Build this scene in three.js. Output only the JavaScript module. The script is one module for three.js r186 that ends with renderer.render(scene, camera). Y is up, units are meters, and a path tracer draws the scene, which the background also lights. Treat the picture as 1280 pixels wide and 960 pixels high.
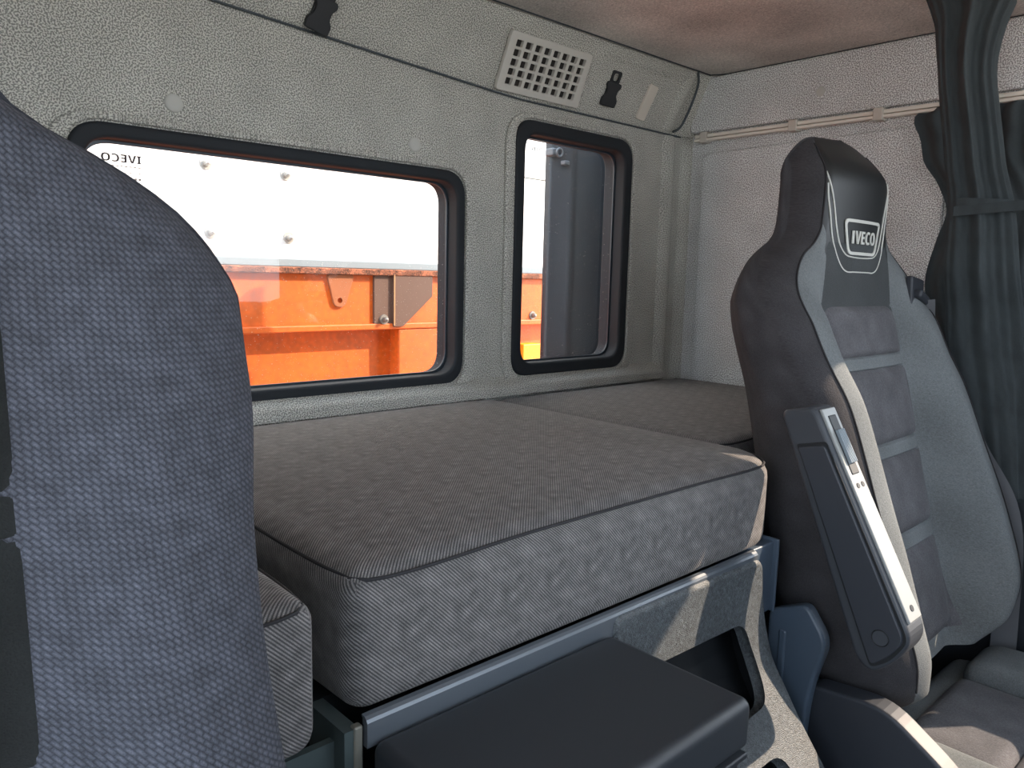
import * as THREE from 'three';
import { RoundedBoxGeometry } from 'three/addons/geometries/RoundedBoxGeometry.js';
import { mergeGeometries } from 'three/addons/utils/BufferGeometryUtils.js';
import { TessellateModifier } from 'three/addons/modifiers/TessellateModifier.js';
import { TextGeometry } from 'three/addons/geometries/TextGeometry.js';
import { FontLoader } from 'three/addons/loaders/FontLoader.js';

// ---------------------------------------------------------------- camera, sky, sun, exposure
const scene = new THREE.Scene();
const renderer = new THREE.WebGLRenderer({ antialias: true });
renderer.toneMapping = THREE.LinearToneMapping;
renderer.toneMappingExposure = 1.0;
renderer.shadowMap.enabled = true;

const camera = new THREE.PerspectiveCamera(52.965, 1280 / 960, 0.02, 400);
camera.position.set(0, 1.0, 1.15);
camera.up.set(0.07557, 0.99028, -0.11676);
camera.lookAt(0.67416, 1.0 - 0.13702, 1.15 - 0.72577);

const SUN = new THREE.Vector3(1, 0.76, 0.62).normalize();
{ // hazy bright sky: pale at the horizon, a little bluer overhead, whiter towards the sun
  const W = 256, H = 128, data = new Float32Array(W * H * 4), d = new THREE.Vector3();
  for (let j = 0; j < H; j++) for (let i = 0; i < W; i++) {
    const up = ((j + 0.5) / H - 0.5) * Math.PI, a = ((i + 0.5) / W - 0.5) * 2 * Math.PI;
    d.set(Math.cos(a) * Math.cos(up), Math.sin(up), Math.sin(a) * Math.cos(up));
    const h = Math.max(0, d.y), k = Math.pow(1 - h, 2.5), g = Math.pow(Math.max(0, d.dot(SUN)), 6) * 0.6, o = (j * W + i) * 4;
    data[o] = 0.66 + 0.22 * k + g; data[o + 1] = 0.83 + 0.14 * k + g * 0.97; data[o + 2] = 1.06 + 0.02 * k + g * 0.9; data[o + 3] = 1;
  }
  const t = new THREE.DataTexture(data, W, H, THREE.RGBAFormat, THREE.FloatType);
  t.mapping = THREE.EquirectangularReflectionMapping; t.magFilter = THREE.LinearFilter; t.needsUpdate = true;
  scene.background = t;
}
scene.backgroundIntensity = 4.6;

const sun = new THREE.DirectionalLight(0xffe8cf, 10);
sun.name = 'sun';
sun.position.copy(SUN).multiplyScalar(12).add(new THREE.Vector3(0.8, 0.8, 0.4));
sun.target.position.set(0.8, 0.8, 0.4);
sun.castShadow = true;
sun.shadow.mapSize.set(4096, 4096);
Object.assign(sun.shadow.camera, { left: -4, right: 4, top: 4, bottom: -4, near: 0.5, far: 40 });
scene.add(sun, sun.target);

// ---------------------------------------------------------------- helpers
const V3 = (x, y, z) => new THREE.Vector3(x, y, z);
let seed = 12345;
const rnd = () => { seed = (seed * 1664525 + 1013904223) >>> 0; return seed / 4294967296; };
const clamp = (x, a = 0, b = 1) => Math.min(b, Math.max(a, x));
const sstep = (a, b, x) => { const t = clamp((x - a) / (b - a)); return t * t * (3 - 2 * t); };
const lerp = (a, b, t) => a + (b - a) * t;
function table(rows) {                       // smooth interpolation through [x, y] rows, ascending x
  return (x) => {
    if (x <= rows[0][0]) return rows[0][1];
    for (let i = 1; i < rows.length; i++) {
      if (x <= rows[i][0]) {
        const [x0, y0] = rows[i - 1], [x1, y1] = rows[i], h = x1 - x0, t = (x - x0) / h;
        const d = (y1 - y0) / h, dm = i > 1 ? (y0 - rows[i - 2][1]) / (x0 - rows[i - 2][0]) : d, dp = i + 1 < rows.length ? (rows[i + 1][1] - y1) / (rows[i + 1][0] - x1) : d;
        const lim = (p, q) => (p * q <= 0 ? 0 : (2 * p * q) / (p + q)), m0 = i > 1 ? lim(dm, d) : d, m1 = i + 1 < rows.length ? lim(d, dp) : d;
        const t2 = t * t, t3 = t2 * t;
        return (2 * t3 - 3 * t2 + 1) * y0 + (t3 - 2 * t2 + t) * h * m0 + (-2 * t3 + 3 * t2) * y1 + (t3 - t2) * h * m1;
      }
    }
    return rows[rows.length - 1][1];
  };
}
const names = new Map();
function numbered(name) {
  const n = names.get(name) ?? 0; names.set(name, n + 1);
  return n ? name + '_' + String(n).padStart(3, '0') : name;
}
function tag(o, label, category, group) {
  o.userData.label = label; o.userData.category = category;
  if (group) o.userData.group = group;
  return o;
}
function thing(name, label, category, pos = [0, 0, 0], group) {
  const o = new THREE.Group(); o.name = numbered(name); o.position.set(...pos); scene.add(o);
  return tag(o, label, category, group);
}
function part(name, geo, material, parent, label) {
  const list = [].concat(geo), m = new THREE.Mesh(list.length > 1 ? merged(list) : list[0], material);
  m.name = name; parent.add(m);
  if (label) m.userData.label = label;
  return m;
}
function struct(name, geo, material, parent = scene) {
  const m = part(name, geo, material, parent);
  if (parent === scene) m.userData.kind = 'structure';
  return m;
}
function merged(list) {
  return mergeGeometries(list.map((g) => {
    const q = g.index ? g.toNonIndexed() : g.clone();
    for (const k of Object.keys(q.attributes)) if (!['position', 'normal', 'uv'].includes(k)) q.deleteAttribute(k);
    return q;
  }));
}
function boxUV(g) {                          // uv in metres, from the facing of each triangle
  const q = g.index ? g.toNonIndexed() : g; const p = q.attributes.position, uv = new Float32Array(p.count * 2), a = V3(), b = V3(), c = V3(), n = V3();
  for (let i = 0; i < p.count; i += 3) {
    a.fromBufferAttribute(p, i); b.fromBufferAttribute(p, i + 1); c.fromBufferAttribute(p, i + 2);
    n.copy(b).sub(a).cross(c.clone().sub(a));
    const ax = Math.abs(n.x), ay = Math.abs(n.y), az = Math.abs(n.z);
    [a, b, c].forEach((v, k) => {
      const [s, t] = ax > ay && ax > az ? [v.z, v.y] : ay > az ? [v.x, v.z] : [v.x, v.y];
      uv[(i + k) * 2] = s; uv[(i + k) * 2 + 1] = t;
    });
  }
  q.setAttribute('uv', new THREE.BufferAttribute(uv, 2)); return q;
}
const place = (g, x, y, z, rx = 0, ry = 0, rz = 0) => { if (rx) g.rotateX(rx); if (ry) g.rotateY(ry); if (rz) g.rotateZ(rz); return g.translate(x, y, z); };
const box = (x0, x1, y0, y1, z0, z1) => boxUV(new THREE.BoxGeometry(x1 - x0, y1 - y0, z1 - z0).translate((x0 + x1) / 2, (y0 + y1) / 2, (z0 + z1) / 2));
const rbox = (x0, x1, y0, y1, z0, z1, r, n = 4) => boxUV(new RoundedBoxGeometry(x1 - x0, y1 - y0, z1 - z0, n, r).translate((x0 + x1) / 2, (y0 + y1) / 2, (z0 + z1) / 2));
function shapeOf(pts, Kind = THREE.Shape) { const s = new Kind(); pts.forEach(([x, y], i) => (i ? s.lineTo(x, y) : s.moveTo(x, y))); s.closePath(); return s; }
function roundPoly(pts, r, Kind = THREE.Shape, n = 6) {          // polygon with rounded corners; r a number or one per corner
  const out = [], m = pts.length;
  for (let i = 0; i < m; i++) {
    const p = new THREE.Vector2(...pts[i]), a = new THREE.Vector2(...pts[(i + m - 1) % m]), b = new THREE.Vector2(...pts[(i + 1) % m]);
    const R = Array.isArray(r) ? r[i] : r, da = a.clone().sub(p), db = b.clone().sub(p), k = Math.min(R, da.length() * 0.49, db.length() * 0.49);
    if (k < 1e-6) { out.push([p.x, p.y]); continue; }
    const s = p.clone().addScaledVector(da.normalize(), k), e = p.clone().addScaledVector(db.normalize(), k);
    for (let j = 0; j <= n; j++) { const t = j / n, u = 1 - t; out.push([u * u * s.x + 2 * u * t * p.x + t * t * e.x, u * u * s.y + 2 * u * t * p.y + t * t * e.y]); }
  }
  return shapeOf(out, Kind);
}
const rrect = (x0, x1, y0, y1, r, Kind, n = 8) => roundPoly([[x0, y0], [x1, y0], [x1, y1], [x0, y1]], r, Kind, n);
const extrude = (shape, depth, bevel = 0, seg = 3) => new THREE.ExtrudeGeometry(shape, { depth, bevelEnabled: bevel > 0, bevelSize: bevel, bevelThickness: bevel, bevelOffset: -bevel, bevelSegments: seg, curveSegments: 12 });
const swingX = (g) => { g.applyMatrix4(new THREE.Matrix4().set(0, 0, 1, 0, 0, 1, 0, 0, -1, 0, 0, 0, 0, 0, 0, 1)); return g; };   // shape drawn in (-z, y), depth along +x
const zy = (pts) => pts.map(([z, y]) => [-z, y]);
const tube = (pts, r, closed = false, n = 0, rad = 8) => new THREE.TubeGeometry(new THREE.CatmullRomCurve3(pts, closed, 'centripetal'), n || pts.length * 4, r, rad, closed);
function grid(nu, nv, fn, uvScale = [1, 1]) {     // fn(u, v) -> [x, y, z] or [x, y, z, s, t]
  const pos = [], uv = [], idx = [];
  for (let j = 0; j <= nv; j++) for (let i = 0; i <= nu; i++) {
    const q = fn(i / nu, j / nv); pos.push(q[0], q[1], q[2]); uv.push((q[3] ?? i / nu) * uvScale[0], (q[4] ?? j / nv) * uvScale[1]);
  }
  for (let j = 0; j < nv; j++) for (let i = 0; i < nu; i++) { const a = j * (nu + 1) + i, b = a + 1, c = a + nu + 1, d = c + 1; idx.push(a, b, d, a, d, c); }
  const g = new THREE.BufferGeometry();
  g.setAttribute('position', new THREE.Float32BufferAttribute(pos, 3)); g.setAttribute('uv', new THREE.Float32BufferAttribute(uv, 2));
  g.setIndex(idx); g.computeVertexNormals(); return g;
}
// an upholstered block: rounded edges, crowned top, slightly bulging sides
function cushion(x0, x1, y0, y1, z0, z1, r, crown, bulge = 0.004, n = [40, 14, 40], corner = 0) {
  const w = x1 - x0, h = y1 - y0, d = z1 - z0, g0 = new THREE.BoxGeometry(w, h, d, ...n), p = g0.attributes.position, v = V3(), q = V3();
  const hx = w / 2, hy = h / 2, hz = d / 2, warp = (t) => Math.sign(t) * (1 - Math.pow(Math.max(0, 1 - Math.abs(t)), 1.6));
  for (let i = 0; i < p.count; i++) {
    v.fromBufferAttribute(p, i); v.set(warp(v.x / hx) * hx, warp(v.y / hy) * hy, warp(v.z / hz) * hz);
    q.set(clamp(v.x, -hx + r, hx - r), clamp(v.y, -hy + r, hy - r), clamp(v.z, -hz + r, hz - r));
    const o = v.clone().sub(q); if (o.lengthSq() > 1e-12) { o.normalize().multiplyScalar(r); v.copy(q).add(o); }
    const fx = 1 - (v.x / hx) ** 2, fy = 1 - (v.y / hy) ** 2, fz = 1 - (v.z / hz) ** 2;
    const e = (f) => clamp(f * 2.2) ** 0.8;
    if (v.y > 0) v.y += crown * e(fx) * e(fz) * (v.y / hy);
    v.z += Math.sign(v.z) * bulge * e(fx) * e(fy) * Math.abs(v.z / hz); v.x += Math.sign(v.x) * bulge * e(fz) * e(fy) * Math.abs(v.x / hx);
    if (corner && v.x > hx - corner && v.z > hz - corner) {      // rounded in plan at the front right
      const a = (v.x - hx + corner) / corner, b = (v.z - hz + corner) / corner, k = Math.max(a, b) / Math.max(1e-6, Math.hypot(a, b));
      v.x = hx - corner + a * k * corner; v.z = hz - corner + b * k * corner;
    }
    p.setXYZ(i, v.x, v.y, v.z);
  }
  g0.translate((x0 + x1) / 2, (y0 + y1) / 2, (z0 + z1) / 2); g0.computeVertexNormals();
  // weld the normals of coincident edge vertices
  const map = new Map(), nn = g0.attributes.normal, pp = g0.attributes.position;
  for (let i = 0; i < pp.count; i++) { const k = [pp.getX(i), pp.getY(i), pp.getZ(i)].map((t) => Math.round(t * 20000)).join(); const s = map.get(k) ?? V3(); s.add(V3(nn.getX(i), nn.getY(i), nn.getZ(i))); map.set(k, s); }
  for (let i = 0; i < pp.count; i++) { const k = [pp.getX(i), pp.getY(i), pp.getZ(i)].map((t) => Math.round(t * 20000)).join(); const s = map.get(k).clone().normalize(); nn.setXYZ(i, s.x, s.y, s.z); }
  return boxUV(g0);
}

// ---------------------------------------------------------------- textures
function tex(n, tile, fn, srgb = true) {     // fn(x, y) in pixels -> [r, g, b] 0..255; tile = metres per repeat
  const data = new Uint8Array(n * n * 4);
  for (let y = 0; y < n; y++) for (let x = 0; x < n; x++) { const c = fn(x, y), o = (y * n + x) * 4; data[o] = c[0]; data[o + 1] = c[1]; data[o + 2] = c[2]; data[o + 3] = 255; }
  const t = new THREE.DataTexture(data, n, n, THREE.RGBAFormat);
  t.wrapS = t.wrapT = THREE.RepeatWrapping; t.magFilter = THREE.LinearFilter; t.minFilter = THREE.LinearMipmapLinearFilter; t.generateMipmaps = true;
  if (srgb) t.colorSpace = THREE.SRGBColorSpace;
  t.repeat.set(1 / tile, 1 / tile); t.needsUpdate = true; return t;
}
function field(n) { const f = new Float32Array(n * n); for (let i = 0; i < f.length; i++) f[i] = rnd(); return f; }
function blur(f, n, r) {
  const pass = (src, dx, dy) => {
    const o = new Float32Array(n * n), st = dx ? 1 : n, line = dx ? n : 1;
    for (let k = 0; k < n; k++) {
      const b = k * line; let s = 0;
      for (let i = -r; i <= r; i++) s += src[b + ((i + n) % n) * st];
      for (let i = 0; i < n; i++) { o[b + i * st] = s / (2 * r + 1); s += src[b + ((i + r + 1) % n) * st] - src[b + ((i - r + n) % n) * st]; }
    }
    return o;
  };
  return pass(pass(pass(pass(f, 1, 0), 0, 1), 1, 0), 0, 1);
}
function norm(f) { let a = 0, s = 0; for (const v of f) a += v; a /= f.length; for (const v of f) s += (v - a) ** 2; s = Math.sqrt(s / f.length) || 1; return f.map((v) => (v - a) / s); }
const mix3 = (a, b, t) => [lerp(a[0], b[0], t), lerp(a[1], b[1], t), lerp(a[2], b[2], t)];
// speckled lining felt: short dark worms on a pale ground
function speckle(tile, light, dark) {
  const n = 1024, f = field(n), a = blur(f, n, 1), b = blur(f, n, 3), d = norm(a.map((v, i) => v - b[i])), broad = norm(blur(field(n), n, 40));
  const s = d.map((v) => sstep(-0.7, 0.5, v));
  return { map: tex(n, tile, (x, y) => { const i = y * n + x, m = 1 + broad[i] * 0.012; return mix3(dark, light, s[i]).map((c) => clamp(c * m, 0, 255)); }), bump: tex(n, tile, (x, y) => { const v = s[y * n + x] * 255; return [v, v, v]; }, false) };
}
function twill(tile, count, a, b, dir = 1) {
  const n = 512, nz = norm(blur(field(n), n, 1)), broad = norm(blur(field(n), n, 30));
  const h = (x, y) => { const f = ((x + dir * y) / n) * count; return 0.5 + 0.5 * Math.cos(2 * Math.PI * f); };
  const cross = (x, y) => 0.5 + 0.5 * Math.cos(2 * Math.PI * ((x - dir * y) / n) * count * 2);
  return { map: tex(n, tile, (x, y) => { const i = ((y % n) * n) + x, m = 1 + broad[i] * 0.05 + nz[i] * 0.07; return mix3(b, a, h(x, y) ** 0.8 * (0.85 + 0.15 * cross(x, y))).map((c) => clamp(c * m, 0, 255)); }), bump: tex(n, tile, (x, y) => { const v = (h(x, y) ** 0.7 * 0.85 + 0.15 * cross(x, y)) * 255; return [v, v, v]; }, false) };
}
function basket(tile, count, a, b) {          // coarse diagonal dashes
  const n = 512, nz = norm(blur(field(n), n, 1)), broad = norm(blur(field(n), n, 24)), tone = field(64);
  const h = (x, y) => {
    const p = ((x + y) / n) * count, q = ((x - y) / n) * count * 0.5, row = Math.floor(p), fq = q + (((row % 2) + 2) % 2) * 0.5, u = p - row, v = fq - Math.floor(fq);
    return Math.sin(Math.PI * u) ** 0.7 * Math.sin(Math.PI * v) ** 0.5;
  };
  return { map: tex(n, tile, (x, y) => { const i = y * n + x, m = 1 + broad[i] * 0.04 + nz[i] * 0.06; return mix3(b, a, h(x, y)).map((c) => clamp(c * m, 0, 255)); }), bump: tex(n, tile, (x, y) => { const v = h(x, y) * 255; return [v, v, v]; }, false) };
}
function mottled(tile, c, amp, fine = 1, coarse = 16) {
  const n = 512, f = norm(blur(field(n), n, fine)), g = norm(blur(field(n), n, coarse));
  return { map: tex(n, tile, (x, y) => { const i = y * n + x, m = 1 + amp * (f[i] * 0.6 + g[i] * 0.5); return c.map((v) => clamp(v * m, 0, 255)); }), bump: tex(n, tile, (x, y) => { const v = clamp(128 + f[y * n + x] * 42, 0, 255); return [v, v, v]; }, false) };
}
const cloth = (t, bump, extra = {}) => new THREE.MeshStandardMaterial({ map: t.map, bumpMap: t.bump, bumpScale: bump, roughness: 0.95, side: THREE.DoubleSide, ...extra });
const plain = (color, roughness = 0.6, extra = {}) => new THREE.MeshStandardMaterial({ color, roughness, side: THREE.DoubleSide, ...extra });

const T = {
  lining: speckle(0.46, [214, 212, 202], [138, 137, 130]),
  panel: speckle(0.50, [238, 238, 236], [158, 157, 154]),
  ceiling: mottled(0.30, [196, 188, 180], 0.09, 1, 60),
  mattress: twill(0.056, 16, [134, 130, 127], [60, 59, 60]),
  weave: basket(0.075, 20, [80, 82, 90], [48, 50, 57]),
  knit: mottled(0.16, [104, 108, 109], 0.07, 1, 90),
  side: mottled(0.12, [56, 54, 56], 0.10, 1, 40),
  suede: mottled(0.22, [88, 87, 90], 0.07, 1, 24),
  neck: mottled(0.12, [62, 65, 66], 0.06, 1, 80),
  plush: mottled(0.12, [27, 29, 28], 0.08, 1, 30),
  curtain: mottled(0.10, [60, 66, 68], 0.07, 1, 40),
  grained: mottled(0.10, [74, 78, 80], 0.16, 1, 6),
  paint: mottled(0.9, [204, 92, 22], 0.05, 2, 30),
  white: mottled(0.9, [226, 222, 214], 0.03, 2, 34),
  rust: mottled(0.25, [120, 72, 50], 0.3, 2, 14),
  ground: mottled(2.5, [176, 170, 160], 0.10, 1, 20),
};
const M = {
  lining: cloth(T.lining, 0.0006),
  panel: cloth(T.panel, 0.0004),
  ceiling: cloth(T.ceiling, 0.0005),
  mattress: new THREE.MeshPhysicalMaterial({ map: T.mattress.map, bumpMap: T.mattress.bump, bumpScale: 0.0004, roughness: 0.95, sheen: 1, sheenRoughness: 0.55, sheenColor: new THREE.Color(0.26, 0.235, 0.21), side: THREE.DoubleSide }),
  weave: cloth(T.weave, 0.0007),
  knit: cloth(T.knit, 0.0003),
  side: cloth(T.side, 0.0003),
  suede: cloth(T.suede, 0.0004, { roughness: 1 }),
  neck: cloth(T.neck, 0.0003),
  plush: cloth(T.plush, 0.0003, { roughness: 1 }),
  curtain: cloth(T.curtain, 0.0002),
  seam: plain('#2b2a2c', 0.95),
  leather: plain('#1d1f20', 0.45),
  silver: plain('#c9c9c2', 0.4),
  rubber: plain('#1a1f24', 0.75),
  black: plain('#14171a', 0.55),
  lid: plain('#2c2f33', 0.42),
  grained: new THREE.MeshStandardMaterial({ map: T.grained.map, bumpMap: T.grained.bump, bumpScale: 0.0006, roughness: 0.5, side: THREE.DoubleSide }),
  armrest: plain('#3a3d42', 0.48),
  armside: plain('#2f3238', 0.5),
  metal: plain('#5c6268', 0.28, { metalness: 0.25 }),
  steel: plain('#b6b2aa', 0.4, { metalness: 0.5 }),
  bluegrey: plain('#46525f', 0.38),
  beige: plain('#d2cabd', 0.6),
  grille: plain('#c8c4bb', 0.55),
  orange: new THREE.MeshStandardMaterial({ map: T.paint.map, roughness: 0.5, side: THREE.DoubleSide }),
  yellow: plain('#f0a21a', 0.5),
  white: new THREE.MeshStandardMaterial({ map: T.white.map, roughness: 0.6, side: THREE.DoubleSide }),
  rust: cloth(T.rust, 0.001),
  dirtyPlate: plain('#5e4334', 0.7),
  stack: plain('#2a3036', 0.35),
  ground: cloth(T.ground, 0.004),
  floor: plain('#2c2c2d', 0.8),
  glass: new THREE.MeshPhysicalMaterial({ color: '#ffffff', transmission: 1, thickness: 0, roughness: 0.02, ior: 1.5, side: THREE.DoubleSide }),
};
const font = await new FontLoader().loadAsync('fonts/droid/droid_sans_bold.typeface.json');
function lettering(text, width, height, depth, mirror = false) {      // centred on the origin, in the xy plane
  const g = new TextGeometry(text, { font, size: 1, depth: 1, curveSegments: 6 }); g.computeBoundingBox();
  const b = g.boundingBox; g.translate(-(b.min.x + b.max.x) / 2, -(b.min.y + b.max.y) / 2, 0);
  g.scale(width / (b.max.x - b.min.x), height / (b.max.y - b.min.y), depth);
  if (mirror) g.rotateY(Math.PI);
  return g;
}

// ---------------------------------------------------------------- the cab shell
const W1 = [0.27, 0.935, 0.795, 1.192], W2 = [1.06, 1.423, 0.797, 1.312], RW = 0.05;
const CEIL = 1.478, XR = 1.63, XL = -0.42, ZF = 1.9;
const backShape = shapeOf([[XL, 0], [XR + 0.07, 0], [XR + 0.07, 1.55], [XL, 1.55]]);
const holeOf = ([x0, x1, y0, y1], d) => rrect(x0 + d, x1 - d, y0 + d, y1 - d, RW - d * 0.6, THREE.Path, 10);
backShape.holes.push(holeOf(W1, 0.003), holeOf(W2, 0.003));
const wallBack = struct('wall_back', extrude(backShape, 0.06).translate(0, 0, -0.06), M.lining);
// raised, rounded lips of lining around both windows, and the upright ribs beside the corner
for (const [x0, x1, y0, y1] of [W1, W2]) {
  const s = rrect(x0 - 0.026, x1 + 0.026, y0 - 0.022, y1 + 0.012, RW + 0.02, THREE.Shape, 10); s.holes.push(rrect(x0 - 0.002, x1 + 0.002, y0 - 0.002, y1 + 0.002, RW, THREE.Path, 10));
  struct('window_surround', extrude(s, 0.001, 0.004, 4).translate(0, 0, 0.0025), M.lining, wallBack);
}
const rib = (x0, x1, y0, y1, h) => { const g = grid(14, 30, (u, v) => { const e = Math.sin(Math.PI * clamp(u)) ** 0.7, f = sstep(0, 0.04, v) * sstep(1, 0.96, v); return [lerp(x0, x1, u), lerp(y0, y1, v), -0.001 + h * e * f, lerp(x0, x1, u), lerp(y0, y1, v)]; }); return g; };
struct('corner_rib', rib(1.535, 1.585, 0.74, 1.352, 0.016), M.lining, wallBack);
struct('corner_fillet', grid(10, 20, (u, v) => { const a = u * Math.PI / 2, y = lerp(0.72, 1.352, v); return [XR - 0.028 + 0.029 * Math.sin(a), y, -0.001 + 0.029 * (1 - Math.cos(a)), u * 0.04, y]; }), M.lining, wallBack);

struct('window_sill', grid(60, 8, (u, v) => { const x = lerp(XL, 1.545, u), a = v * Math.PI / 2, k = Math.min(1, v * 1.6), y = 0.803 - 0.020 * k - 0.030 * Math.max(0, v * 1.6 - 1), z = -0.002 + 0.030 * k; return [x, y, z, x, v * 0.05]; }), M.lining, wallBack);

// driver's side wall with its door window further forward
const rightShape = shapeOf(zy([[-0.06, 0], [ZF + 0.06, 0], [ZF + 0.06, 1.55], [-0.06, 1.55]]));
rightShape.holes.push(roundPoly(zy([[0.80, 0.63], [1.72, 0.63], [1.50, 1.37], [1.04, 1.37], [1.03, 1.325], [0.80, 1.325]]), [0.05, 0.05, 0.05, 0.02, 0.01, 0.03], THREE.Path));
const wallRight = struct('wall_right', boxUV(swingX(extrude(rightShape, 0.07)).translate(XR, 0, 0)), M.panel);
{ // stamped lining panel below the curtain rail, and the padded band above it
  const pan = roundPoly(zy([[0.055, 0.70], [0.60, 0.70], [0.60, 1.312], [0.055, 1.304]]), 0.02);
  struct('lining_panel', boxUV(swingX(extrude(pan, 0.002, 0.005, 4)).translate(XR - 0.004, 0, 0)), M.panel, wallRight);
  const band = roundPoly(zy([[0.02, 1.352], [1.0, 1.352], [1.0, 1.476], [0.02, 1.476]]), 0.014);
  struct('lining_band', boxUV(swingX(extrude(band, 0.003, 0.006, 4)).translate(XR - 0.010, 0, 0)), M.panel, wallRight);
  struct('door_card', box(XR - 0.008, XR - 0.001, 0.02, 0.625, 0.545, 1.80), M.armside, wallRight);
}
// passenger's side wall, its door standing open behind the camera
const leftShape = shapeOf(zy([[-0.06, 0], [ZF + 0.06, 0], [ZF + 0.06, 1.55], [-0.06, 1.55]]));
leftShape.holes.push(roundPoly(zy([[0.66, 0.05], [1.82, 0.05], [1.82, 0.8], [1.62, 1.42], [0.66, 1.42]]), 0.06, THREE.Path));
struct('wall_left', boxUV(swingX(extrude(leftShape, 0.07)).translate(XL - 0.07, 0, 0)), M.lining);
const frontShape = shapeOf([[XL - 0.07, 0], [XR + 0.07, 0], [XR + 0.07, 1.55], [XL - 0.07, 1.55]]);
frontShape.holes.push(rrect(XL + 0.08, XR - 0.08, 0.72, 1.40, 0.08, THREE.Path));
struct('wall_front', extrude(frontShape, 0.06).translate(0, 0, ZF), M.floor);
struct('floor', box(XL - 0.07, XR + 0.07, -0.06, 0, -0.06, ZF + 0.06), M.floor);
struct('ceiling', box(XL - 0.07, XR + 0.07, CEIL, 1.55, -0.06, ZF + 0.06), M.ceiling);

// padded header above the windows, leaning into the cab
const SL = 0.4677, TH = Math.atan(SL), headY = (x) => 1.346 + Math.max(0, 1.05 - x) * 0.06, headZ = (y, x = 1.3) => 0.008 + (y - headY(x)) * SL * (0.134 / (1.480 - headY(x))) ** 0.3;
{
  const ring = (x) => { const b = headY(x), z = (y) => headZ(y, x); return [[b, -0.002], [b - 0.001, 0.004], [b + 0.001, z(b) - 0.001], [b + 0.006, z(b + 0.006) + 0.001], [b + 0.014, z(b + 0.014)], [1.41, z(1.41)], [1.44, z(1.44)], [1.465, z(1.465)], [1.476, z(1.476) + 0.002], [1.48, 0.06], [1.48, -0.002]]; };
  const X0 = XL, X1 = 1.56, n = 60;
  const g = grid(n, 10, (u, v) => { const x = lerp(X0, X1, u), q = ring(x)[Math.round(v * 10)]; return [x, q[0], q[1], x, q[0] * 1.1]; });
  const header = struct('trim_1', g, M.lining);
  // rounded end of the header at the corner, with a raised fold
  struct('header_fold', grid(12, 16, (u, v) => { const y = lerp(1.352, 1.474, v), xc = lerp(1.535, 1.545, v), e = Math.sin(Math.PI * u); return [xc - 0.022 + 0.044 * u, y, headZ(y) - 0.003 + 0.013 * e ** 0.8, u * 0.06, y]; }), M.lining, header);
  struct('header_fold', grid(40, 8, (u, v) => { const x = lerp(1.235, 1.54, u), yy = lerp(1.447, 1.474, v), e = Math.sin(Math.PI * v) * sstep(0, 0.08, u); return [x, yy, headZ(yy) - 0.002 + 0.009 * e, x, yy]; }), M.lining, header);
  struct('header_return', grid(12, 10, (u, v) => { const y = lerp(1.346, 1.479, v), a = u * Math.PI / 2; return [1.558 + (XR - 1.558) * Math.sin(a), y, lerp(headZ(y), headZ(y) + 0.02, 1 - Math.cos(a)) - 0.004, u * 0.07, y]; }), M.lining, header);
  struct('seam_cord', tube(Array.from({ length: 24 }, (_, i) => { const x = lerp(XL, 1.6, i / 23); return V3(x, headY(x) - 0.001, 0.004); }), 0.0022), plain('#4b5154', 0.9), header);
  struct('seam_cord', tube([V3(XL, 1.4785, 0.076), V3(0.5, 1.4785, 0.076), V3(1.10, 1.4785, 0.076), V3(1.3, 1.4785, 0.076), V3(1.56, 1.4785, 0.076), V3(1.62, 1.4785, 0.082), V3(1.622, 1.4785, 0.12), V3(1.622, 1.4785, 0.5), V3(1.622, 1.4785, 1.0)], 0.0025, false, 60), plain('#3a3f42', 0.9), header);
  struct('seam_cord', tube([V3(1.553, 1.474, 0.078), V3(1.572, 1.45, 0.066), V3(1.566, 1.36, 0.026), V3(1.55, 1.349, 0.018)], 0.003, false, 24), plain('#4b5154', 0.9), header);
}

// the two rear windows
function rearWindow(name, [x0, x1, y0, y1], lip) {
  const w = new THREE.Group(); w.name = name; w.userData.kind = 'structure'; scene.add(w);
  const ring = rrect(x0, x1, y0, y1, RW, THREE.Shape, 10); ring.holes.push(rrect(x0 + lip, x1 - lip, y0 + lip, y1 - lip, RW - lip * 0.5, THREE.Path, 10));
  part('gasket', extrude(ring, 0.052, 0.006, 4).translate(0, 0, -0.052), M.rubber, w);
  const inner = rrect(x0 + lip - 0.003, x1 - lip + 0.003, y0 + lip - 0.003, y1 - lip + 0.003, RW - lip * 0.5, THREE.Shape, 10); inner.holes.push(rrect(x0 + lip + 0.004, x1 - lip - 0.004, y0 + lip + 0.004, y1 - lip - 0.004, RW - lip * 0.5, THREE.Path, 10));
  part('filler_strip', extrude(inner, 0.002, 0.001, 2).translate(0, 0, -0.026), plain('#30383f', 0.3), w);
  part('pane', new THREE.ShapeGeometry(rrect(x0 + lip - 0.004, x1 - lip + 0.004, y0 + lip - 0.004, y1 - lip + 0.004, RW - lip * 0.5, THREE.Shape, 10)).translate(0, 0, -0.030), M.glass, w);
  return w;
}
const win1 = rearWindow('window_1', W1, 0.020), win2 = rearWindow('window_2', W2, 0.027);
const print = plain('#3c3436', 0.8);
part('pane_marking', place(lettering('IVECO', 0.052, 0.011, 0.0004, true), 0.346, 1.1505, -0.0285), print, win1);
part('pane_marking', place(lettering('IVECO', 0.036, 0.008, 0.0004), 1.146, 1.264, -0.0285), plain('#3a4248', 0.8), win2);
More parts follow.
